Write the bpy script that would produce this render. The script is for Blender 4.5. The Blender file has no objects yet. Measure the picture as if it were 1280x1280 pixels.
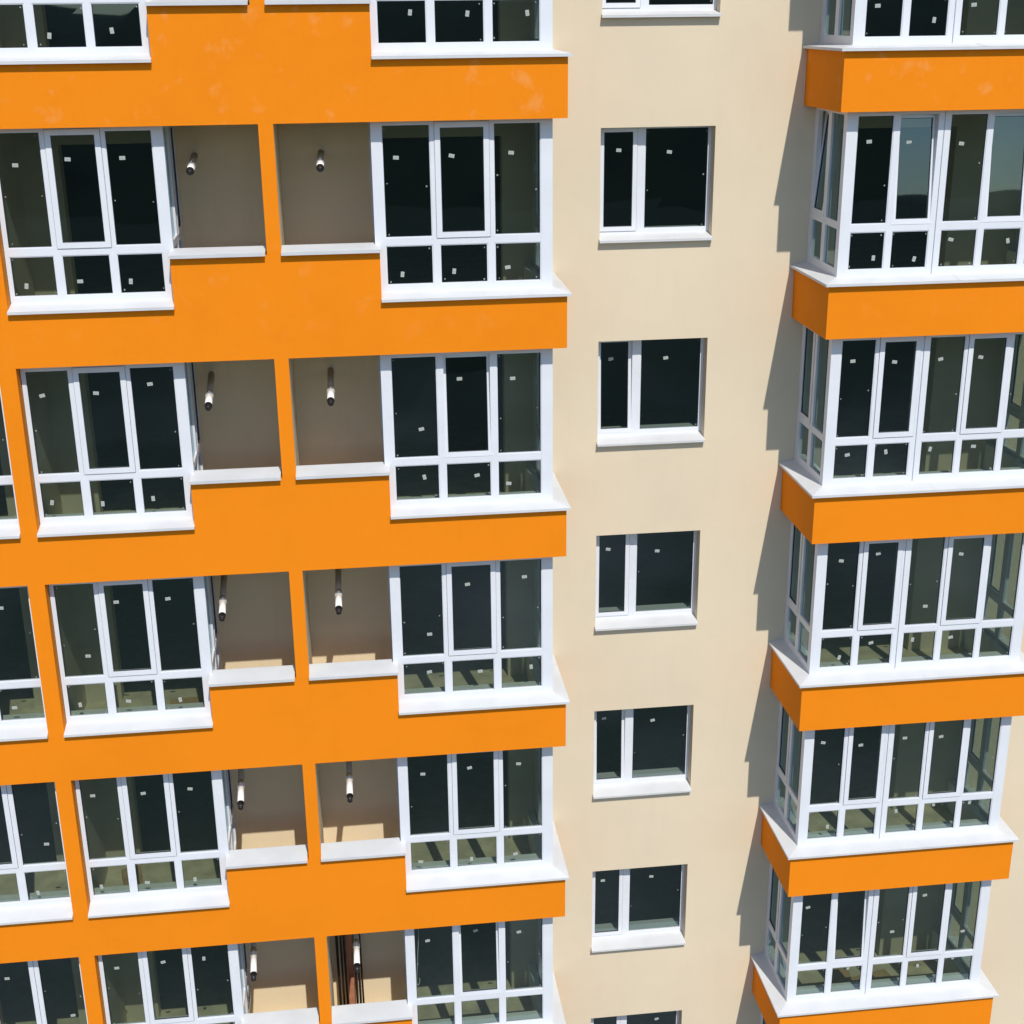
import bpy, bmesh, math, random
from mathutils import Vector, Matrix
random.seed(7)
R = math.radians
ZB = 36.0            # soffit height of the uppermost full storey; storeys are 3 m apart
H = 3.0
col = bpy.context.scene.collection
sc = bpy.context.scene

# ------------------------------------------------------------------ materials
def new_mat(name):
    m = bpy.data.materials.new(name); m.use_nodes = True
    nt = m.node_tree; nt.nodes.clear()
    out = nt.nodes.new('ShaderNodeOutputMaterial')
    return m, nt, out
def N(nt, t, **kw):
    n = nt.nodes.new(t)
    for k, v in kw.items(): setattr(n, k, v)
    return n
def plain(name, color, rough=0.6, metallic=0.0, spec=0.5, noise=0.06, nscale=6.0, bump=0.0, bscale=200.0, coat=0.0):
    m, nt, out = new_mat(name)
    b = N(nt, 'ShaderNodeBsdfPrincipled')
    b.inputs['Roughness'].default_value = rough
    b.inputs['Metallic'].default_value = metallic
    b.inputs['Specular IOR Level'].default_value = spec
    b.inputs['Coat Weight'].default_value = coat
    tc = N(nt, 'ShaderNodeTexCoord')
    no = N(nt, 'ShaderNodeTexNoise'); no.inputs['Scale'].default_value = nscale; no.inputs['Detail'].default_value = 5
    nt.links.new(tc.outputs['Object'], no.inputs['Vector'])
    mp = N(nt, 'ShaderNodeMapRange')
    mp.inputs['From Min'].default_value = 0.3; mp.inputs['From Max'].default_value = 0.7
    mp.inputs['To Min'].default_value = 1 - noise; mp.inputs['To Max'].default_value = 1 + noise
    nt.links.new(no.outputs['Fac'], mp.inputs['Value'])
    vm = N(nt, 'ShaderNodeVectorMath', operation='SCALE'); vm.inputs[0].default_value = color[:3]
    nt.links.new(mp.outputs['Result'], vm.inputs['Scale'])
    nt.links.new(vm.outputs['Vector'], b.inputs['Base Color'])
    if bump:
        n2 = N(nt, 'ShaderNodeTexNoise'); n2.inputs['Scale'].default_value = bscale; n2.inputs['Detail'].default_value = 3
        nt.links.new(tc.outputs['Object'], n2.inputs['Vector'])
        bp = N(nt, 'ShaderNodeBump'); bp.inputs['Strength'].default_value = bump; bp.inputs['Distance'].default_value = 0.004
        nt.links.new(n2.outputs['Fac'], bp.inputs['Height']); nt.links.new(bp.outputs['Normal'], b.inputs['Normal'])
    nt.links.new(b.outputs[0], out.inputs[0])
    return m

def render_plaster(name, base, pale, dirt, stain=0.0):
    """thin-coat facade plaster: fine grain, faint trowel patches, vertical rain marks, pale salt blotches"""
    m, nt, out = new_mat(name)
    L = nt.links.new
    b = N(nt, 'ShaderNodeBsdfPrincipled'); b.inputs['Roughness'].default_value = 0.85
    b.inputs['Specular IOR Level'].default_value = 0.12
    tc = N(nt, 'ShaderNodeTexCoord')
    def noise(scale, detail=4, stretch=None, rough=0.55):
        mp = N(nt, 'ShaderNodeMapping')
        if stretch: mp.inputs['Scale'].default_value = stretch
        L(tc.outputs['Object'], mp.inputs['Vector'])
        n = N(nt, 'ShaderNodeTexNoise'); n.inputs['Scale'].default_value = scale
        n.inputs['Detail'].default_value = detail; n.inputs['Roughness'].default_value = rough
        L(mp.outputs[0], n.inputs['Vector']); return n.outputs['Fac']
    def ramp(fac, a, bb, lo=0.0, hi=1.0):
        r = N(nt, 'ShaderNodeMapRange'); r.interpolation_type = 'SMOOTHSTEP'
        r.inputs['From Min'].default_value = a; r.inputs['From Max'].default_value = bb
        r.inputs['To Min'].default_value = lo; r.inputs['To Max'].default_value = hi
        L(fac, r.inputs['Value']); return r.outputs['Result']
    def mixc(fac, c1, c2):
        x = N(nt, 'ShaderNodeMix', data_type='RGBA')
        L(fac, x.inputs['Factor'])
        for s, c in (('A', c1), ('B', c2)):
            i = [q for q in x.inputs if q.name == s and q.type == 'RGBA'][0]
            if isinstance(c, tuple): i.default_value = (*c, 1)
            else: L(c, i)
        return [q for q in x.outputs if q.type == 'RGBA'][0]
    c = mixc(ramp(noise(0.55, 5), 0.35, 0.68), base, tuple(x * 0.955 for x in base))
    c = mixc(ramp(noise(7.0, 7, (1, 1, 0.16)), 0.5, 0.8, 0, 0.24), c, dirt)
    c = mixc(ramp(noise(55.0, 3), 0.5, 0.8, 0, 0.18), c, dirt)
    if stain:
        # salt blotches, only on the upper storeys
        sep = N(nt, 'ShaderNodeSeparateXYZ'); L(tc.outputs['Object'], sep.inputs[0])
        up = ramp(sep.outputs['Z'], ZB - 4.0, ZB + 0.4)
        bl = ramp(noise(2.6, 3, (1.2, 1, 1.1)), 0.56, 0.74)
        mu = N(nt, 'ShaderNodeMath', operation='MULTIPLY'); L(up, mu.inputs[0]); L(bl, mu.inputs[1])
        mu2 = N(nt, 'ShaderNodeMath', operation='MULTIPLY'); L(mu.outputs[0], mu2.inputs[0]); mu2.inputs[1].default_value = stain
        c = mixc(mu2.outputs[0], c, pale)
    L(c, b.inputs['Base Color'])
    bp = N(nt, 'ShaderNodeBump'); bp.inputs['Strength'].default_value = 0.35; bp.inputs['Distance'].default_value = 0.003
    L(noise(160.0, 3), bp.inputs['Height'])
    bp2 = N(nt, 'ShaderNodeBump'); bp2.inputs['Strength'].default_value = 0.25; bp2.inputs['Distance'].default_value = 0.02
    L(noise(2.2, 4), bp2.inputs['Height']); L(bp.outputs[0], bp2.inputs['Normal'])
    L(bp2.outputs[0], b.inputs['Normal'])
    L(b.outputs[0], out.inputs[0])
    return m

def glass_mat(name, tint, f0=0.10):
    m, nt, out = new_mat(name); L = nt.links.new
    t = N(nt, 'ShaderNodeBsdfTransparent'); t.inputs['Color'].default_value = (*tint, 1)
    g = N(nt, 'ShaderNodeBsdfGlossy'); g.inputs['Roughness'].default_value = 0.015
    g.inputs['Color'].default_value = (0.55, 0.79, 0.96, 1)
    lw = N(nt, 'ShaderNodeLayerWeight'); lw.inputs['Blend'].default_value = 0.5
    p = N(nt, 'ShaderNodeMath', operation='POWER'); L(lw.outputs['Facing'], p.inputs[0]); p.inputs[1].default_value = 4.5
    r = N(nt, 'ShaderNodeMapRange'); L(p.outputs[0], r.inputs['Value'])
    r.inputs['To Min'].default_value = f0; r.inputs['To Max'].default_value = 0.95
    tc = N(nt, 'ShaderNodeTexCoord'); no = N(nt, 'ShaderNodeTexNoise'); no.inputs['Scale'].default_value = 1.1
    no.inputs['Detail'].default_value = 1
    L(tc.outputs['Object'], no.inputs['Vector'])
    bp = N(nt, 'ShaderNodeBump'); bp.inputs['Strength'].default_value = 0.12; bp.inputs['Distance'].default_value = 0.02
    L(no.outputs['Fac'], bp.inputs['Height']); L(bp.outputs[0], g.inputs['Normal'])
    mx = N(nt, 'ShaderNodeMixShader'); L(r.outputs['Result'], mx.inputs[0]); L(t.outputs[0], mx.inputs[1]); L(g.outputs[0], mx.inputs[2])
    L(mx.outputs[0], out.inputs[0])
    return m

ORANGE = render_plaster('orange plaster', (0.82, 0.232, 0.007), (0.82, 0.42, 0.17), (0.76, 0.20, 0.006), stain=0.26)
BEIGE = render_plaster('beige plaster', (0.705, 0.597, 0.438), (0.74, 0.69, 0.60), (0.63, 0.53, 0.39))
NICHEM = render_plaster('niche plaster', (0.76, 0.63, 0.43), (0.74, 0.69, 0.60), (0.64, 0.50, 0.30))
PVC = plain('white pvc', (0.69, 0.705, 0.745), rough=0.35, noise=0.03, nscale=3)
SILLM = plain('white painted sheet metal', (0.585, 0.595, 0.605), rough=0.5, noise=0.05, nscale=2.5)
GASKET_SHADE = plain('dark gasket and gap shade', (0.05, 0.05, 0.06), rough=0.6)
GLASS = glass_mat('tinted double glazing', (0.470, 0.532, 0.480), 0.115)
INNER = plain('loggia inner plaster', (0.63, 0.555, 0.42), rough=0.9, noise=0.08, nscale=1.5)
FLOORM = plain('grey beige screed floor', (0.62, 0.54, 0.38), rough=0.9, noise=0.22, nscale=3)
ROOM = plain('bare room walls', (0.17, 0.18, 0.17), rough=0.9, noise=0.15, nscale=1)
LEDGE = plain('grey inner parapet lining', (0.84, 0.85, 0.84), rough=0.7)
CONC = plain('concrete slab', (0.34, 0.32, 0.28), rough=0.9, noise=0.12, nscale=4)
PAPER = plain('white paper label', (0.37, 0.39, 0.35), rough=0.8, noise=0.02)
INK = plain('grey print', (0.30, 0.33, 0.36), rough=0.8)
SPOT = plain('pale adhesive spot', (0.24, 0.26, 0.25), rough=0.8)
PIPEW = plain('white enamel pipe', (0.80, 0.76, 0.72), rough=0.4, noise=0.04, nscale=8)
PIPE_SHADE = plain('shaded pipe rear', (0.38, 0.33, 0.27), rough=0.6, noise=0.1)  # soffit shade on the rear of the white flue, put into the colour
CAPM = plain('black plastic cap', (0.012, 0.010, 0.010), rough=0.45)
RODM = plain('dark rusty steel rod', (0.030, 0.018, 0.012), rough=0.7, metallic=0.3, noise=0.3, nscale=20)
BRICKM = plain('raw red brown board', (0.42, 0.17, 0.09), rough=0.85, noise=0.2, nscale=7)
CARD = plain('brown cardboard', (0.50, 0.33, 0.16), rough=0.9, noise=0.15, nscale=4)
PLANKM = plain('pale timber plank', (0.62, 0.52, 0.34), rough=0.8, noise=0.15, nscale=9)
CORDM = plain('white cord', (0.8, 0.8, 0.78), rough=0.6)

# ------------------------------------------------------------------ mesh helpers
class MB:
    def __init__(s): s.v = []; s.f = []; s.m = []
    def box(s, x0, x1, y0, y1, z0, z1, m=0):
        if x1 < x0: x0, x1 = x1, x0
        if y1 < y0: y0, y1 = y1, y0
        if z1 < z0: z0, z1 = z1, z0
        n = len(s.v)
        s.v += [(x, y, z) for z in (z0, z1) for x, y in ((x0, y0), (x1, y0), (x1, y1), (x0, y1))]
        for q in ((0, 3, 2, 1), (4, 5, 6, 7), (0, 1, 5, 4), (1, 2, 6, 5), (2, 3, 7, 6), (3, 0, 4, 7)):
            s.f.append([n + i for i in q]); s.m.append(m)
        return s
    def poly(s, pts, m=0):
        n = len(s.v); s.v += [tuple(p) for p in pts]; s.f.append(list(range(n, n + len(pts)))); s.m.append(m); return s
    def prism(s, outline, axis, a, b, m=0):
        """outline: 2-D points; axis 'x': (y,z) swept from x=a to x=b; axis 'y': (x,z) swept from y=a to y=b"""
        def P(p, t): return (t, p[0], p[1]) if axis == 'x' else (p[0], t, p[1])
        n = len(s.v); k = len(outline)
        s.v += [P(p, a) for p in outline] + [P(p, b) for p in outline]
        s.f.append(list(range(n, n + k))); s.m.append(m)
        s.f.append(list(range(n + 2 * k - 1, n + k - 1, -1))); s.m.append(m)
        for i in range(k):
            j = (i + 1) % k; s.f.append([n + j, n + i, n + k + i, n + k + j]); s.m.append(m)
        return s
    def tube(s, p0, p1, r0, r1=None, seg=20, m=0, caps=True):
        r1 = r0 if r1 is None else r1
        a = Vector(p0); b = Vector(p1); d = (b - a).normalized()
        u = d.orthogonal().normalized(); w = d.cross(u)
        n = len(s.v)
        for c, r in ((a, r0), (b, r1)):
            for i in range(seg):
                t = 2 * math.pi * i / seg; s.v.append(tuple(c + u * (r * math.cos(t)) + w * (r * math.sin(t))))
        for i in range(seg):
            j = (i + 1) % seg; s.f.append([n + i, n + j, n + seg + j, n + seg + i]); s.m.append(m)
        if caps:
            s.f.append([n + i for i in range(seg)][::-1]); s.m.append(m)
            s.f.append([n + seg + i for i in range(seg)]); s.m.append(m)
        return s
    def build(s, name, mats, parent=None, bevel=0.0, recalc=True, smooth=False):
        me = bpy.data.meshes.new(name)
        me.from_pydata(s.v, [], s.f)
        if not isinstance(mats, (list, tuple)): mats = [mats]
        for mt in mats: me.materials.append(mt)
        for p, i in zip(me.polygons, s.m): p.material_index = i
        if recalc:
            bm = bmesh.new(); bm.from_mesh(me); bmesh.ops.recalc_face_normals(bm, faces=bm.faces); bm.to_mesh(me); bm.free()
        if smooth:
            for p in me.polygons: p.use_smooth = len(p.vertices) == 4
        o = bpy.data.objects.new(name, me); col.objects.link(o)
        if parent: o.parent = parent
        if bevel:
            b = o.modifiers.new('Bevel', 'BEVEL'); b.width = bevel; b.segments = 2; b.limit_method = 'ANGLE'; b.angle_limit = R(40)
        return o
def empty(name, loc=(0, 0, 0)):
    o = bpy.data.objects.new(name, None); col.objects.link(o); o.location = loc; return o
def tag(o, label=None, cat=None, group=None, kind=None):
    if label: o['label'] = label
    if cat: o['category'] = cat
    if group: o['group'] = group
    if kind: o['kind'] = kind
    return o

# ------------------------------------------------------------------ the building
bld = empty('apartment_building')
tag(bld, 'new apartment block with orange loggia bands, beige plaster walls and white framed windows', 'building')

ROWS = range(-1, 6)
dLs = {0: -.019, 1: .015, 2: .019, 3: -.008, 4: -.007}           # small real unevenness of the storeys
dLb = {-1: -2.271, 0: -2.2727, 1: -2.2668, 2: -2.2735, 3: -2.2882}
dRs = {0: -.014, 1: -.005, 2: -.002, 3: -.034, 4: .008}
dRb = {-1: -2.256, 0: -2.2687, 1: -2.2742, 2: -2.2676, 3: -2.2546, 4: -2.2625}
YB = 1.509          # beige wall plane (orange fronts stand at y = 0)
YL = 1.70           # inner wall of the loggias
XB0, XB1 = 3.574, 7.241   # bay on the right
NZ = -1.634         # underside of the niche sills
def soffL(k): return ZB - H * k + dLs.get(k, 0)
def soffR(k): return ZB - H * k + dRs.get(k, 0)
def zk(k): return ZB - H * k

# --- orange fronts: one band per storey (below row k), with the raised niche parapets
NICHES = [(-5.090, -3.8735), (-3.6886, -2.4395), (-10.56, -9.40)]
for k in range(-2, 6):
    zt = zk(k) + dLb.get(k, -2.2745); zb = soffL(k + 1)
    zn = zk(k) + NZ
    # outline of the front, left to right; lower edge is the soffit of the row below
    o = [(-11.2, zb), (0, zb), (0, zt), (-2.4395, zt), (-2.4395, zn), (-5.090, zn), (-5.090, zt), (-9.40, zt), (-9.40, zn), (-11.2, zn)]
    b = MB().prism(o, 'y', 0.0, 0.30)
    b.box(-0.33, -0.0, 0.302, YB + .02, zb + .001, zt - .001)                  # return side of the right loggia
    for a0, a1 in ((-9.39, -7.38), (-7.14, -5.10), (-2.43, -.24)): b.box(a0, a1, .272, .49, zb + .03, zk(k) - 2.15, 1)
    b.box(-.36, -.24, .491, YL - .002, zb + .03, zk(k) - 2.15, 1)
    b.build('balcony_parapet', [ORANGE, LEDGE], bld)
    # bay box
    zt = zk(k) + dRb.get(k, -2.262); zb = soffR(k + 1)
    b = MB(); b.box(XB0, XB1, 0.0, 0.30, zb, zt)
    b.box(XB0 + .0, XB0 + .30, 0.30, YB + .02, zb, zt); b.box(XB1 - .30, XB1, 0.30, YB + .02, zb, zt)
    b.box(XB0 + .255, XB1 - .255, .272, .49, zb + .03, zk(k) - 2.15, 1)
    b.box(XB0 + .255, XB0 + .36, .491, YL - .002, zb + .03, zk(k) - 2.15, 1); b.box(XB1 - .36, XB1 - .255, .491, YL - .002, zb + .03, zk(k) - 2.15, 1)
    b.build('bay_parapet', [ORANGE, LEDGE], bld)
# pillars: orange in front, beige reveals towards the niches
for k in ROWS:
    z1 = soffL(k); 
    b = MB().box(-3.8735, -3.6886, 0.0, 0.03, zk(k) + NZ, z1); b.box(-3.872, -3.690, 0.03, YB + .02, zk(k) - 2.66, z1, 1)
    b.build('pillar', [ORANGE, NICHEM], bld)
    zt = zk(k) + dLb.get(k, -2.2745)
    b = MB().box(-7.368, -7.1464, 0.0, 0.17, zt, z1); b.box(-7.362, -7.152, 0.17, YL + .02, zk(k) - 2.66, z1, 1)
    b.build('pillar', [ORANGE, INNER], bld)
    b = MB().box(-11.2, -10.56, 0.0, YB, zk(k) + NZ, z1); b.build('pillar', ORANGE, bld)

# --- beige walls with openings
def sheet(mb, xs, zs, holes, y0, y1, m=0):
    """front face split into cells, openings cut out, reveals of depth y1-y0, plain back"""
    for i in range(len(xs) - 1):
        for j in range(len(zs) - 1):
            cx = (xs[i] + xs[i + 1]) / 2; cz = (zs[j] + zs[j + 1]) / 2
            if any(a < cx < b and c < cz < d for a, b, c, d in holes): continue
            for y in (y0, y1):
                mb.poly([(xs[i], y, zs[j]), (xs[i + 1], y, zs[j]), (xs[i + 1], y, zs[j + 1]), (xs[i], y, zs[j + 1])], m)
    for a, b, c, d in holes:
        mb.poly([(a, y0, c), (a, y1, c), (a, y1, d), (a, y0, d)], m); mb.poly([(b, y0, c), (b, y1, c), (b, y1, d), (b, y0, d)], m)
        mb.poly([(a, y0, c), (b, y0, c), (b, y1, c), (a, y1, c)], m); mb.poly([(a, y0, d), (b, y0, d), (b, y1, d), (a, y1, d)], m)
dWT = {0: -.2675, 1: -.2657, 2: -.2772, 3: -.2761, 4: -.2733}
WX0, WX1 = 0.7038, 2.3253
holes = [(WX0, WX1, zk(k) - 1.80, zk(k) + dWT.get(k, -.272)) for k in ROWS]
zs = sorted({0.0, ZB + 6.6} | {h[2] for h in holes} | {h[3] for h in holes})
mb = MB(); sheet(mb, [-0.20, WX0, WX1, 3.78], zs, holes, YB, YB + 0.40)
w = mb.build('wall', BEIGE, bld, recalc=False)
mb = MB(); sheet(mb, [7.03, 16.0], [0, ZB + 6.6], [], YB, YB + 0.40); mb.build('wall', BEIGE, bld, recalc=False)
mb = MB(); sheet(mb, [-5.10, -2.44], [0, ZB + 6.6], [], YB + .001, YB + .19); mb.build('niche_wall', NICHEM, bld, recalc=False)
mb = MB(); sheet(mb, [-11.2, -9.38], [0, ZB + 6.6], [], YB + .001, YB + .19); mb.build('niche_wall', NICHEM, bld, recalc=False)
# solid storeys above the picture, and the lower part of the block
MB().box(-11.2, 0.0, 0.0, YB + .01, ZB + 6.0, ZB + 6.6).build('roof_parapet', ORANGE, bld)
MB().box(-11.25, 16.05, -0.06, 6.0, ZB + 6.6, ZB + 6.72).build('roof', CONC, bld)
MB().box(-11.2, -0.002, 0.06, YB, 0, zk(6) - 0.3).build('lower_wall', ORANGE, bld)
MB().box(XB0, XB1, 0.06, YB, 0, zk(6) - 0.3).build('lower_wall', ORANGE, bld)

# loggia inner walls with a door opening to a dark room
LOG = [(-7.152, -5.06, -6.62, -5.32), (-2.49, -0.17, -2.36, -0.655), (-9.46, -7.362, -9.2, -7.92), (3.76, 7.05, 4.22, 5.93)]
for (x0, x1, d0, d1) in LOG:
    for k in ROWS:
        mb = MB(); z0 = zk(k) - 2.66; z1 = zk(k) - .0
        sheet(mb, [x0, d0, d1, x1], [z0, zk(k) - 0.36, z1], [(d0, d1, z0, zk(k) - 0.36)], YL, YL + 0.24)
        mb.build('loggia_wall', INNER, bld, recalc=False)

# slabs and dark rooms behind
for k in range(-2, 6):
    z1 = zk(k) - 2.65; z0 = zk(k) - 2.982
    b = MB(); b.box(-11.1, 15.9, YB + .03, 6.0, z0, z1)
    b.box(-11.1, -0.33, 0.30, YB + .03, z0, z1); b.box(XB0 + .30, XB1 - .30, 0.30, YB + .03, z0, z1)
    b.build('floor_slab', [FLOORM], bld)
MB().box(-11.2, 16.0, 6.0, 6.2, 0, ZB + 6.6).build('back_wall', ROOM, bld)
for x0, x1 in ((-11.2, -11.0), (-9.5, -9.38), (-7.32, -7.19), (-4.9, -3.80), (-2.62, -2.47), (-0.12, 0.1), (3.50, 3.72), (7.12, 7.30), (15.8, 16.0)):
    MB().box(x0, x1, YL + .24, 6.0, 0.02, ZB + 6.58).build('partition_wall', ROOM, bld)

# --- glazing -------------------------------------------------------------
YF0, YF1 = 0.198, 0.268       # frame depth
ZT0, ZT1 = -1.592, -1.492     # transom
ZP = -2.105                   # bottom of lower panes
STK = {
 'L-1': [(-6.29, -1.96), (-5.55, -1.91)],
 'L0': [(-6.88, -0.47), (-6.24, -0.41), (-5.58, -0.41), (-6.93, -1.97), (-6.26, -1.93), (-5.63, -1.95)],
 'L1': [(-6.91, -0.41), (-6.22, -0.4), (-5.52, -0.31), (-6.96, -1.89), (-6.3, -1.94), (-5.63, -1.9)],
 'L2': [(-6.74, -1.18), (-6.27, -0.38), (-5.57, -0.38), (-6.93, -1.93), (-6.26, -1.92), (-5.54, -1.95)],
 'L3': [(-6.92, -0.41), (-6.2, -0.42), (-5.53, -0.41), (-6.96, -1.96), (-6.29, -1.95), (-5.59, -1.96)],
 'L4': [(-6.89, -0.43), (-6.19, -0.38), (-5.58, -0.39)],
 'M2': [(-7.82, -0.38), (-7.83, -1.91)], 'M3': [(-7.66, -1.16), (-7.88, -1.98)], 'M4': [(-8.51, -0.44), (-7.63, -1.23)],
 'R-1': [(-1.94, -1.74), (-1.23, -1.76), (-0.48, -1.76)],
 'R0': [(-2.18, -0.48), (-1.47, -0.47), (-0.7, -0.45), (-2.15, -1.97), (-1.47, -1.95), (-0.76, -1.92)],
 'R1': [(-1.97, -1.09), (-1.43, -0.42), (-0.71, -0.43), (-1.95, -1.78), (-1.22, -1.79), (-0.78, -1.93)],
 'R2': [(-1.95, -1.16), (-1.39, -0.41), (-0.57, -0.35), (-1.97, -1.76), (-1.23, -1.8), (-0.48, -1.78)],
 'R3': [(-2.12, -0.44), (-1.42, -0.38), (-0.68, -0.38), (-2.2, -1.96), (-1.42, -1.98), (-0.74, -1.95)],
 'R4': [(-2.14, -0.41), (-1.38, -0.34), (-0.7, -0.39)],
 'B-1': [(4.05, -1.72), (4.82, -1.9), (5.34, -1.72)],
 'B0': [(4.07, -0.41), (4.65, -0.43), (5.35, -0.46), (5.91, -0.39), (4.25, -1.95), (4.83, -1.98), (5.33, -1.73), (6.15, -1.77)],
 'B1': [(4.07, -0.38), (4.67, -0.41), (5.35, -0.4), (5.93, -0.39), (4.09, -1.75), (4.66, -1.73), (5.32, -1.72), (5.97, -1.71)],
 'B2': [(4.12, -0.38), (4.67, -0.29), (5.48, -1.19), (5.95, -0.37), (4.2, -1.95), (4.68, -1.74), (5.33, -1.73), (5.93, -1.73)],
 'B3': [(4.05, -0.39), (4.65, -0.47), (5.36, -0.41), (5.94, -0.42), (4.22, -1.9), (5.33, -1.71), (5.94, -1.64), (6.54, -1.65)],
 'B4': [(4.0, -0.39), (5.95, -0.33), (5.46, -1.0), (6.68, -1.11), (6.56, -1.62), (5.96, -1.72), (4.76, -1.64)],
 'W0': [(1.0, -0.59), (1.73, -0.63)], 'W1': [(0.94, -0.59), (1.76, -0.6)], 'W2': [(0.93, -0.59), (1.71, -0.67)],
 'W3': [(0.91, -0.55), (1.71, -0.63)], 'W4': [(0.92, -0.61), (1.76, -0.62)], 'W5': [(1.93, -0.6)],
}
def sticker(parent, x, y, z, dy=0.0):
    b = MB(); up = random.random() < (.55 if z < -1.6 else .06)
    w_, h_ = ((.023, .035) if up else (.036, .023))
    b.box(-w_, w_, -.0015, .0005, -h_, h_)
    b.box(-w_ * .6, w_ * .5, -.0022, -.0015, -h_ * .45, h_ * .1, 1)
    o = b.build('sticker', [PAPER, INK], parent)
    o.location = (x, y, z); o.rotation_euler = (0, R(random.uniform(-14, 14)), 0)
def pane_quads(mb, x0, x1, y, z0, z1, specks=True):
    j = [random.uniform(-.0025, .0025) for _ in range(4)]
    mb.poly([(x0, y + j[0], z0), (x1, y + j[1], z0), (x1, y + j[2], z1), (x0, y + j[3], z1)], 0)
    if specks and abs(x1 - x0) > .2:
        pts = []
        for cx, cz in ((x0 + .045, z0 + .045), (x1 - .045, z0 + .045), (x0 + .045, z1 - .05), (x1 - .045, z1 - .05)):
            if random.random() < .5: pts.append((cx + random.uniform(-.015, .015), cz + random.uniform(-.012, .012)))
        if z1 - z0 > 1:
            for cx in (x0 + .05, x1 - .06):
                if random.random() < .75: pts.append((cx, z0 + (z1 - z0) * random.uniform(.35, .55)))
        for cx, cz in pts:
            r = random.uniform(.006, .010)
            mb.box(cx - r, cx + r, y - .007, y - .004, cz - r, cz + r * 1.2, 1)
def sash(parent, x0, x1, z0, z1, y, k, tilt=0.0, prof=0.071, axis='y', side=1):
    """opening casement: white profile with its own pane; tilt leans the top inwards about the lower edge.
    axis 'x': the casement stands in a side wall (x is then the y range and y the x position)"""
    b = MB(); d = .062
    w_ = x1 - x0; h_ = z1 - z0
    b.box(0, prof, 0, d, 0, h_); b.box(w_ - prof, w_, 0, d, 0, h_)
    b.box(prof, w_ - prof, 0, d, 0, prof); b.box(prof, w_ - prof, 0, d, h_ - prof, h_)
    e = .0035                                            # dark strip paints the shadow of the gap round the casement
    for q in ((-e, 0, -e, h_ + e), (w_, w_ + e, -e, h_ + e), (0, w_, -e, 0), (0, w_, h_, h_ + e)):
        if not tilt: b.box(q[0], q[1], .006, .0115, q[2], q[3], 2)
    g = .008                                            # gasket line
    b.box(prof, prof + g, .012, .03, prof, h_ - prof, 2); b.box(w_ - prof - g, w_ - prof, .012, .03, prof, h_ - prof, 2)
    b.box(prof + g, w_ - prof - g, .012, .03, prof, prof + g, 2); b.box(prof + g, w_ - prof - g, .012, .03, h_ - prof - g, h_ - prof, 2)
    pane_quads(b, prof + g, w_ - prof - g, .022, prof + g, h_ - prof - g, True) if False else \
        b.poly([(prof + g, .022, prof + g), (w_ - prof - g, .022, prof + g), (w_ - prof - g, .022, h_ - prof - g), (prof + g, .022, h_ - prof - g)], 1)
    # handle on the inside
    b.box(w_ - prof * .75, w_ - prof * .4, d, d + .03, h_ * .45, h_ * .45 + .13)
    o = b.build('sash', [PVC, GLASS, GASKET_SHADE], parent, recalc=False)
    if axis == 'y':
        o.location = (x0, y, z0); o.rotation_euler = (-tilt, 0, 0)
    else:
        if side > 0:   # outside faces -X
            o.matrix_local = Matrix.Translation((y, x1, z0)) @ Matrix.Rotation(-math.pi / 2, 4, 'Z') @ Matrix.Rotation(-tilt, 4, 'X')
        else:
            o.matrix_local = Matrix.Translation((y, x0, z0)) @ Matrix.Rotation(math.pi / 2, 4, 'Z') @ Matrix.Rotation(-tilt, 4, 'X')
    return o

def _unused_profile(b, x0, x1, zb, yback, zback, yfront=-0.05):
    """folded sheet: sloping top, drip lip"""
    z1 = zb + .032
    b.prism([(yfront, zb), (yfront - .002, z1), (yback, zback), (yback, zback - .02), (yfront + .006, z1 - .012), (yfront + .006, zb)], 'x', x0, x1)

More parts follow.
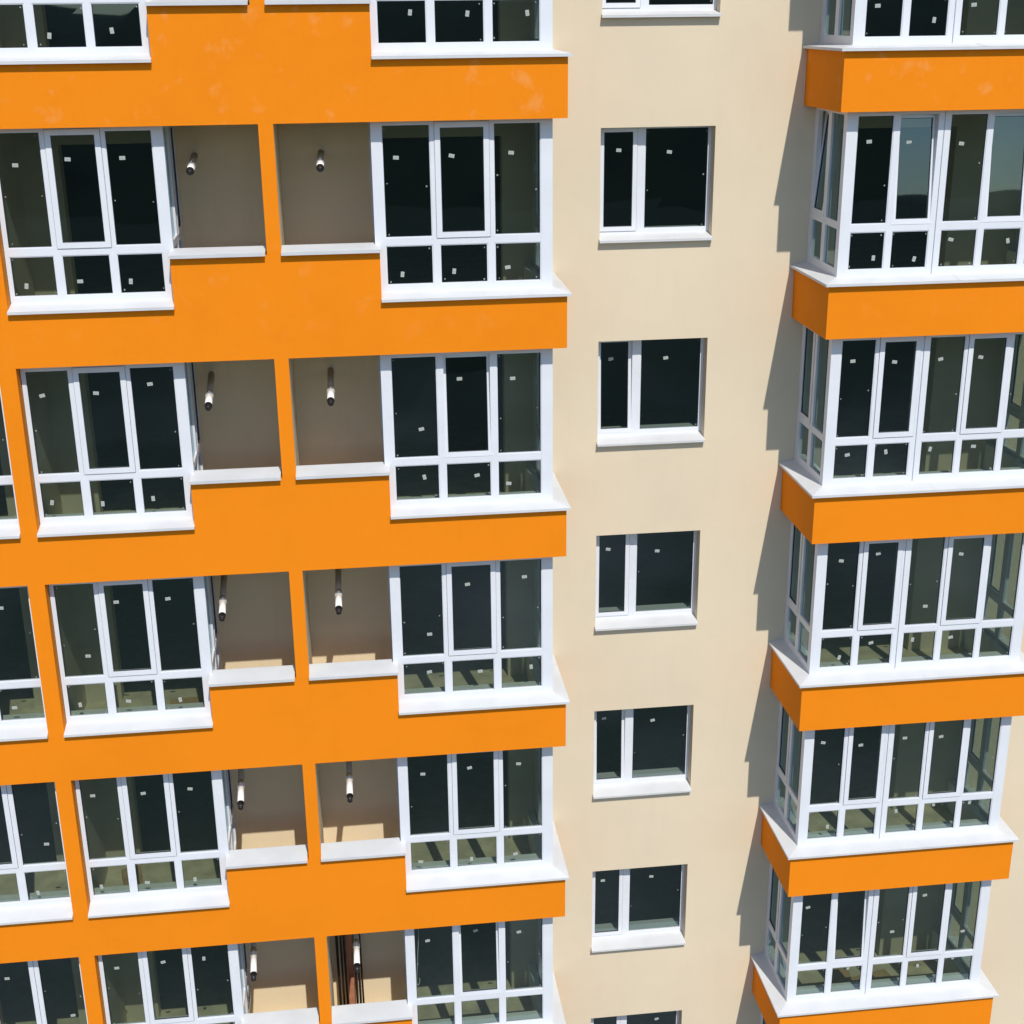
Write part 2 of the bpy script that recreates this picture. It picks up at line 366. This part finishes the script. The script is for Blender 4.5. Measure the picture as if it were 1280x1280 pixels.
def loggia(name, key, k, x0, x1, posts, mulls, sashcols, soff, zsb, sill_x, sideL, sideR, tilts={}, label=None, side_tilt=0.0):
    """posts: (inner edge of left post, inner edge of right post); mulls: list of (a,b)"""
    Z = zk(k); top = soff + .0 - Z
    b = MB(); a0, a1 = posts
    zb = -2.195
    # corner / end posts (stand 3 mm proud of the rails)
    b.box(x0, a0, YF0 - .003, YF1 + .003, zb, top); b.box(a1, x1, YF0 - .003, YF1 + .003, zb, top)
    edges = [a0] + [e for m in mulls for e in m] + [a1]
    cols = [(edges[i], edges[i + 1]) for i in range(0, len(edges), 2)]
    for (c0, c1) in cols:
        b.box(c0, c1, YF0, YF1, zb, ZP); b.box(c0, c1, YF0, YF1, ZT0, ZT1); b.box(c0, c1, YF0, YF1, -.07, top)
    for (m0, m1) in mulls:
        if m1 - m0 > .12:      # coupled frames with a groove between them
            c = (m0 + m1) / 2
            b.box(m0, c - .006, YF0 - .001, YF1 + .001, zb, top); b.box(c + .006, m1, YF0 - .001, YF1 + .001, zb, top)
            b.box(c - .006, c + .006, YF0 + .018, YF1 - .01, zb, top)
        else:
            b.box(m0, m1, YF0 - .001, YF1 + .001, zb, top)
    # head space
    g = MB(); GY = YF0 + .03
    for i, (c0, c1) in enumerate(cols):
        pane_quads(g, c0, c1, GY, ZP, ZT0)
        if i not in sashcols: pane_quads(g, c0, c1, GY, ZT1, -.07)
        # thin glazing beads
        for (q0, q1) in ((ZP, ZT0), (ZT1, -.07)):
            if q0 == ZT1 and i in sashcols: continue
            b.box(c0, c0 + .012, YF0 + .006, GY - .003, q0, q1); b.box(c1 - .012, c1, YF0 + .006, GY - .003, q0, q1)
            b.box(c0 + .012, c1 - .012, YF0 + .006, GY - .003, q0, q0 + .012); b.box(c0 + .012, c1 - .012, YF0 + .006, GY - .003, q1 - .012, q1)
            b.box(c0 + .012, c0 + .018, YF0 + .012, GY - .003, q0 + .012, q1 - .012, 1); b.box(c1 - .018, c1 - .012, YF0 + .012, GY - .003, q0 + .012, q1 - .012, 1)
    # side walls of the box
    sash_side = []
    for side, X in ((1, x0), (-1, x1)):
        use = sideL if side == 1 else sideR
        if not use: continue
        xa, xb = (X + .004, X + .066) if side == 1 else (X - .066, X - .004)
        gx = (xa + xb) / 2
        b.box(xa, xb, YF1 + .003, .33, zb, top)
        b.box(xa, xb, .80, .93, zb, top)
        b.box(xa, xb, 1.36, YB - .004, zb, top)
        for (q0, q1) in ((.33, .80), (.93, 1.36)):
            b.box(xa + .001, xb - .001, q0, q1, zb, ZP + .02); b.box(xa + .001, xb - .001, q0, q1, ZT0 + .03, ZT1 + .03); b.box(xa + .001, xb - .001, q0, q1, -.07, top)
            g.poly([(gx, q0, ZP + .02), (gx, q1, ZP + .02), (gx, q1, ZT0 + .03), (gx, q0, ZT0 + .03)])
        g.poly([(gx, .33, ZT1 + .03), (gx, .80, ZT1 + .03), (gx, .80, -.07), (gx, .33, -.07)])
        sash_side.append((side, xa - .008 if side == 1 else xb + .008))
        b.box(xa + .003, xb - .003, YB - .004, YL, zb, top)
    root = b.build(name, [PVC, GASKET_SHADE], bld, bevel=0.0, recalc=False)
    root.location = (0, 0, Z)
    if label: root['label'] = label
    g.build('pane', [GLASS, SPOT], root, recalc=False)
    for i in sashcols:
        c0, c1 = cols[i]; t = tilts.get(i, 0.0)
        o = sash(root, c0 - .035, c1 + .035, ZT1 - .012, -.048, YF0 - .012 if not t else YF0 - .004, k, t)
    for side, xx in sash_side:
        sash(root, .89, 1.40, ZT1 + .02, -.048, xx, k, side_tilt if side == 1 else 0, prof=.07, axis='x', side=side)
    # metal sill
    s = MB(); sx0, sx1 = sill_x; zs_ = zsb - Z
    cl, cr = sideL == 'out', sideR == 'out'
    zi = -2.188
    X0 = x0 if cl else sx0; X1 = x1 if cr else sx1
    yb_ = YF0 + .01; zs_ -= .004; z1 = zs_ + .034; YS = -.068
    P = lambda x, y, z: (x, y, z)
    # top surface strips (mitred at the outer corners)
    fl, fr = (sx0, YS), (sx1, YS)
    il = (x0 + .01 if cl else sx0, yb_); ir = (x1 - .01 if cr else sx1, yb_)
    s.poly([(fl[0], fl[1], z1), (fr[0], fr[1], z1), (ir[0], ir[1], zi), (il[0], il[1], zi)])
    s.box(sx0, sx1, YS, YS + .004, zs_, z1 - .001)
    s.poly([(sx0, YS, zs_ + .001), (sx1, YS, zs_ + .001), (sx1, .02, zs_ + .004), (sx0, .02, zs_ + .004)])
    if not cl: s.poly([(sx0, YS, z1), (sx0, yb_, zi), (sx0, yb_, zs_), (sx0, YS, zs_)])
    if not cr: s.poly([(sx1, YS, z1), (sx1, yb_, zi), (sx1, yb_, zs_), (sx1, YS, zs_)])
    for use, xf, xi, sg in ((cl, sx0, x0 + .01, 1), (cr, sx1, x1 - .01, -1)):
        if not use: continue
        s.poly([(xf, YS, z1), (xi, yb_, zi), (xi, YB, zi), (xf, YB, z1)])
        s.box(xf, xf + sg * .004, YS + .001, YB, zs_, z1 - .001)
        s.poly([(xf, YS + .002, zs_ + .001), (xf + sg * .07, YS + .002, zs_ + .004), (xf + sg * .07, YB, zs_ + .004), (xf, YB, zs_ + .001)])
    # lapped joints of the sheet
    n = max(1, int((sx1 - sx0) / 1.3))
    for q in range(1, n):
        xx = sx0 + (sx1 - sx0) * q / n + random.uniform(-.1, .1)
        s.poly([(xx, YS - .001, z1 + .0025), (xx + .035, YS - .001, z1 + .0025), (xx + .035, yb_, zi + .0025), (xx, yb_, zi + .0025)])
    so = s.build('window_sill', SILLM, root, recalc=False)
    for (sx, sz) in STK.get(f'{key}{k}', []):
        y = GY - .004; i = next((i for i, (c0, c1) in enumerate(cols) if c0 - .05 < sx < c1 + .05), 0)
        if i in sashcols and sz > -1.5:
            y = YF0 + .009
            if tilts.get(i): y = YF0 + .018 + math.tan(tilts[i]) * (sz - ZT1) - .002
        sticker(root, sx, y, sz)
    return root

LAB = {('L', 0): 'left three-pane loggia glazing in the uppermost full row'}
for k in ROWS:
    sl = soffL(k); sr = soffR(k)
    zl = zk(k) + dLb.get(k, -2.2745); zr = zk(k) + dRb.get(k, -2.262)
    loggia('loggia_window', 'L', k, -7.140, -5.055, (-7.095, -5.192), [(-6.542, -6.450), (-5.853, -5.770)], [1], sl, zl, (-7.145, -5.086), False, 'in')
    loggia('loggia_window', 'R', k, -2.490, -0.165, (-2.356, -0.318), [(-1.740, -1.650), (-1.022, -0.932)], [1], sl, zl, (-2.444, 0.052), 'in', 'out',
           tilts={1: R(3.4)} if k in (1, 4) else {}, label='loggia glazing with its middle sash tilted inwards' if k in (1, 4) else None)
    loggia('loggia_window', 'M', k, -9.465, -7.372, (-9.33, -7.420), [(-8.83, -8.745), (-8.135, -8.040)], [1], sl, zl, (-9.40, -7.370), 'in', False)
    loggia('bay_window', 'B', k, 3.740, 7.060, (3.885, 6.905), [(4.386, 4.474), (4.997, 5.163), (5.686, 5.768), (6.315, 6.393)], [1, 3], sr, zr,
           (3.5115, 7.300), 'out', 'out', tilts={1: R(4.6), 3: R(4.5)} if k == 0 else ({1: R(3.6)} if k == 4 else {}),
           label='bay glazing with tilted sashes' if k in (0, 4) else None, side_tilt=R(5) if k == 0 else 0)

# --- niche sills, flue pipes
for k in ROWS:
    for (x0, x1, key) in ((-5.095, -3.893, 'L'), (-3.691, -2.425, 'R'), (-10.56, -9.385, 'M')):
        b = MB(); z = zk(k) + NZ
        b.prism([(-.070, z), (-.072, z + .042), (.30, z + .075), (.30, z + .03), (-.064, z + .02), (-.064, z)], 'x', x0, x1)
        b.box(x0, x1, .30, .315, z - .02, z + .075)
        o = b.build('niche_sill', SILLM, bld)
        if key == 'M': continue
        X = {'L': {0: -4.745, 1: -4.77, 2: -4.83, 3: -4.80, 4: -4.83}, 'R': {0: -3.14, 1: -3.17, 2: -3.22, 3: -3.213, 4: -3.25}}[key].get(k, -4.80 if key == 'L' else -3.2)
        zz = zk(k) - .555 + random.uniform(-.008, .008); r = .047
        sway = .05 if key == 'L' else 0
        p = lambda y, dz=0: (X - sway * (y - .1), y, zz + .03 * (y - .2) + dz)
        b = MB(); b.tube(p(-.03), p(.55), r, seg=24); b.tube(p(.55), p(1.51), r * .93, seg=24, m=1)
        o = b.build('flue_pipe', [PIPEW, PIPE_SHADE], bld, smooth=True)
        b = MB(); b.tube(p(-.16), p(-.028), r * .80, seg=24, caps=True); b.tube(p(-.045), p(-.0285), r * 1.06, seg=24)
        b.tube(p(-.175), p(-.16), r * .45, r * .78, seg=24)
        b.build('pipe_cap', CAPM, o, smooth=True)
        b = MB()
        for yy in (.40, .44): b.tube(p(yy), p(yy + .014), r * 1.10, seg=24)
        b.box(p(.4)[0] - .008, p(.4)[0] + .008, .40, .454, p(.42)[2] + r * 1.05, p(.42)[2] + r * 1.4)
        b.build('pipe_clamp', PIPEW, o)
        b = MB(); b.tube(p(1.485), p(1.507), r * 1.12, seg=24)
        b.build('wall_collar', PIPEW, o)

# --- windows in the beige wall
for k in ROWS:
    Z = zk(k); top = dWT.get(k, -.272); y0 = YB + .198; y1 = y0 + .07
    b = MB(); zb = -1.755
    fx0, fx1 = WX0 + .002, WX1 - .002
    mu0, mu1 = 1.250, 1.372
    b.box(fx0, 0.765, y0, y1, zb, top); b.box(2.290, fx1, y0, y1, zb, top)
    b.box(mu0, mu1, y0 - .002, y1 + .002, zb, top)
    for c0, c1 in ((0.765, mu0), (mu1, 2.290)):
        b.box(c0, c1, y0, y1, zb, -1.690); b.box(c0, c1, y0, y1, top - .035, top)
    g = MB(); pane_quads(g, mu1, 2.290, y0 + .03, -1.690, top - .035)
    for q in (mu1, 2.290 - .012): b.box(q, q + .012, y0 + .006, y0 + .028, -1.690, top - .035)
    b.box(mu1 + .012, 2.278, y0 + .006, y0 + .028, -1.690, -1.678)
    b.box(mu1 + .012, mu1 + .018, y0 + .012, y0 + .028, -1.678, top - .035, 1)
    root = b.build('window', [PVC, GASKET_SHADE], bld, recalc=False); root.location = (0, 0, Z)
    g.build('pane', [GLASS, SPOT], root, recalc=False)
    t = {1: R(2.6), 3: R(2.2), 0: 0.0}.get(k, 0.0)
    if t: root['label'] = 'window with its narrow left sash tilted inwards'
    sash(root, .725, mu0 + .012, -1.712, top - .012, y0 - .012 if not t else y0 - .004, k, t, prof=.062)
    MB().box(WX0 - .04, WX1 + .04, y1 + .003, YB + .50, -1.735, -1.70).build('inner_window_board', PVC, root)
    s = MB(); zf = -1.835; z1 = zf + .03
    yf = YB - .083
    s.poly([(WX0 - .012, yf, z1), (WX1 + .002, yf, z1), (WX1 - .003, y0 + .004, -1.75), (WX0 + .003, y0 + .004, -1.75)])
    s.box(WX0 - .012, WX1 + .002, yf, yf + .004, zf, z1 - .001)
    s.poly([(WX0 - .012, yf, zf + .001), (WX1 + .002, yf, zf + .001), (WX1 + .002, YB, zf + .004), (WX0 - .012, YB, zf + .004)])
    s.poly([(WX0 - .012, yf, z1), (WX0 - .012, YB, z1 + .02), (WX0 - .012, YB, zf), (WX0 - .012, yf, zf)])
    s.poly([(WX1 + .002, yf, z1), (WX1 + .002, YB, z1 + .02), (WX1 + .002, YB, zf), (WX1 + .002, yf, zf)])
    s.build('window_sill', SILLM, root, recalc=False)
    for (sx, sz) in STK.get(f'W{k}', []):
        y = y0 + .028
        if sx < mu0: y = y0 + .008 + (math.tan(t) * (sz + 1.712) if t else 0)
        sticker(root, sx, y, sz)

# ------------------------------------------------------------------ loose things on the balconies
z4 = zk(4)
for i, (x, lean, r) in enumerate(((-3.575, .00, .021), (-3.515, .012, .018), (-3.455, -.006, .020), (-3.300, .01, .017), (-3.245, .004, .016), (-3.195, -.004, .016))):
    b = MB(); b.tube((x, 1.22 + .015 * (i % 2), z4 - 2.65), (x - .02 + lean, 1.46 - .02 * (i % 3), z4 - .10), r, seg=10)
    o = b.build('steel_rod', RODM, smooth=True)
    tag(o, ['thick dark rod leaning in the lowest right niche, nearest the pillar', 'second dark rod from the pillar in the lowest right niche',
            'dark rod standing just left of the red brown board', 'dark rod just right of the red brown board, behind the flue pipe',
            'thin dark rod between two others right of the red brown board', 'rightmost thin dark rod leaning in the lowest right niche'][i],
        'steel rod', 'dark rods leaning in the niche')
b = MB(); b.prism([(-3.435, z4 - 2.65), (-3.335, z4 - 2.65), (-3.335, z4 - .6), (-3.35, z4 - .5), (-3.435, z4 - .52)], 'y', 1.40, 1.425)
tag(b.build('board', BRICKM, bevel=.003), 'narrow red brown board standing against the niche wall between dark rods', 'board')
# cord with a hook behind the glass
pts = [(-2.27, .35, z4 - .10), (-2.28, .35, z4 - .5), (-2.324, .35, z4 - 1.12), (-2.332, .35, z4 - 1.30), (-2.318, .35, z4 - 1.335), (-2.295, .35, z4 - 1.31), (-2.282, .35, z4 - 1.25), (-2.284, .35, z4 - 1.20)]
b = MB()
for q0, q1 in zip(pts, pts[1:]): b.tube(q0, q1, .0075, seg=8)
o = b.build('hanging_cord', CORDM)
tag(o, 'white cord with a hooked end hanging behind the glass of the lowest right loggia', 'cord')
# cardboard and planks on the lowest bay floor
def slabby(name, mat, x, y, z, w_, d_, h_, rot, label, cat):
    b = MB().box(-w_ / 2, w_ / 2, -d_ / 2, d_ / 2, 0, h_); o = b.build(name, mat, bevel=.004)
    o.location = (x, y, z); o.rotation_euler = (0, 0, R(rot)); return tag(o, label, cat)
slabby('cardboard_sheet', CARD, 5.55, .95, z4 - 2.648, .85, .62, .012, 12, 'flat brown cardboard sheet lying on the floor of the lowest full bay', 'cardboard')
slabby('cardboard_sheet', CARD, 6.25, .80, z4 - 2.648, .50, .42, .010, -7, 'smaller cardboard sheet right of the large one on the lowest bay floor', 'cardboard')
z2 = zk(2)
slabby('cardboard_sheet', CARD, -5.62, 1.45, z2 - 2.648, .50, .40, .010, 6, 'cardboard sheet on the floor of the left loggia in the middle row', 'cardboard')
slabby('cardboard_box', CARD, -6.72, 1.36, zk(3) - 2.648, .30, .26, .16, 14, 'small cardboard box in the left loggia one row above the bottom', 'box')
slabby('cardboard_box', CARD, 4.98, 1.05, z4 - 2.648, .34, .30, .20, -8, 'small brown cardboard box on the floor of the lowest full bay', 'box')
for i in range(4):
    slabby('plank', PLANKM, 6.35 + .01 * i, 1.40 - .012 * i, z4 - 2.648 + .062 * i, .42, .14, .055, 3 * (-1) ** i,
           ['lowest plank of the short stack in the bottom bay', 'second plank up in the short stack in the bottom bay', 'third plank up in the short stack in the bottom bay', 'topmost plank of the short stack in the bottom bay'][i], 'plank')['group'] = 'planks stacked in the bay'

# ------------------------------------------------------------------ surroundings (seen in the glass)
m, nt, out = new_mat('grass and bare earth'); L = nt.links.new
b_ = N(nt, 'ShaderNodeBsdfPrincipled'); b_.inputs['Roughness'].default_value = 1
tc = N(nt, 'ShaderNodeTexCoord'); n1 = N(nt, 'ShaderNodeTexNoise'); n1.inputs['Scale'].default_value = .03; n1.inputs['Detail'].default_value = 8
L(tc.outputs['Object'], n1.inputs['Vector'])
cr = N(nt, 'ShaderNodeValToRGB'); L(n1.outputs['Fac'], cr.inputs[0])
cr.color_ramp.elements[0].position = .42; cr.color_ramp.elements[0].color = (.09, .11, .08, 1)
cr.color_ramp.elements[1].position = .62; cr.color_ramp.elements[1].color = (.26, .25, .22, 1)
sp_ = N(nt, 'ShaderNodeVectorMath', operation='LENGTH'); L(tc.outputs['Object'], sp_.inputs[0])
mr = N(nt, 'ShaderNodeMapRange'); mr.inputs['From Min'].default_value = 70; mr.inputs['From Max'].default_value = 150; L(sp_.outputs['Value'], mr.inputs['Value'])
mx_ = N(nt, 'ShaderNodeMix', data_type='RGBA'); L(mr.outputs['Result'], mx_.inputs['Factor'])
ca = [q for q in mx_.inputs if q.type == 'RGBA']; L(cr.outputs[0], ca[0]); ca[1].default_value = (.022, .034, .018, 1)
L([q for q in mx_.outputs if q.type == 'RGBA'][0], b_.inputs['Base Color']); L(b_.outputs[0], out.inputs[0]); GROUND = m
S = 3000; n = 60
gm = MB()
gm.poly([(-S, -S, 0), (S, -S, 0), (S, S, 0), (-S, S, 0)])
tag(gm.build('ground', GROUND), kind='structure')
HILL = plain('wooded hill', (0.016, 0.030, 0.014), rough=1, noise=.5, nscale=.05)
hb = MB(); rows = []
nx, ny = 90, 10
for j in range(ny + 1):
    for i in range(nx + 1):
        x = -1800 + 3600 * i / nx; t = j / ny; y = -260 - 520 * t
        hgt = 45 + 10 * math.sin(x * .006 + 1) + 5 * math.sin(x * .017) + 3 * math.sin(x * .051 + 2)
        z = hgt * math.sin(math.pi * min(1, t * 1.0)) ** .8 - .5 + (random.uniform(-1.6, 1.6) if 0 < j < ny else 0)
        hb.v.append((x, y, z))
for j in range(ny):
    for i in range(nx):
        a = j * (nx + 1) + i; hb.f.append([a, a + 1, a + nx + 2, a + nx + 1]); hb.m.append(0)
tag(hb.build('hills', HILL), kind='structure')

# ------------------------------------------------------------------ light
w = bpy.data.worlds.new('World'); sc.world = w; w.use_nodes = True
nt = w.node_tree; nt.nodes.clear()
sky = nt.nodes.new('ShaderNodeTexSky'); sky.sky_type = 'NISHITA'; sky.sun_disc = False
sky.sun_elevation = R(53); sky.sun_rotation = R(169.5); sky.air_density = 1.0; sky.dust_density = 0.3; sky.ozone_density = 1.8
bg = nt.nodes.new('ShaderNodeBackground'); bg.inputs['Strength'].default_value = 0.15
wo = nt.nodes.new('ShaderNodeOutputWorld')
nt.links.new(sky.outputs[0], bg.inputs['Color']); nt.links.new(bg.outputs[0], wo.inputs['Surface'])
ld = bpy.data.lights.new('sun', 'SUN'); ld.energy = 4.2; ld.angle = R(.5); ld.color = (1.0, .955, .88)
lo = bpy.data.objects.new('sun', ld); col.objects.link(lo)
d = Vector((-.186, 1.0, -1.35)).normalized()
lo.rotation_euler = d.to_track_quat('-Z', 'Y').to_euler(); lo.location = (5, -30, 70)

# ------------------------------------------------------------------ camera
cam = bpy.data.cameras.new('camera'); co = bpy.data.objects.new('camera', cam); col.objects.link(co)
cam.sensor_width = 36; cam.lens = 36 * 1744.755 / 1280; cam.clip_end = 8000; cam.clip_start = .1
r = Vector((0.99256939, -0.12126762, -0.01000805)); u = Vector((0.05043303, 0.33514766, 0.94081484)); f = Vector((0.1107362, 0.93432875, -0.3387732))
M = Matrix((r, u, -f)).transposed().to_4x4(); M.translation = Vector((-2.90883642, -18.08843926, 1.28264259 + ZB))
co.matrix_world = M
sc.camera = co
sc.view_settings.view_transform = 'Standard'; sc.view_settings.look = 'None'
sc.view_settings.exposure = 0.03; sc.view_settings.gamma = 1.0
sc.cycles.max_bounces = 8; sc.cycles.transparent_max_bounces = 16; sc.cycles.caustics_reflective = False
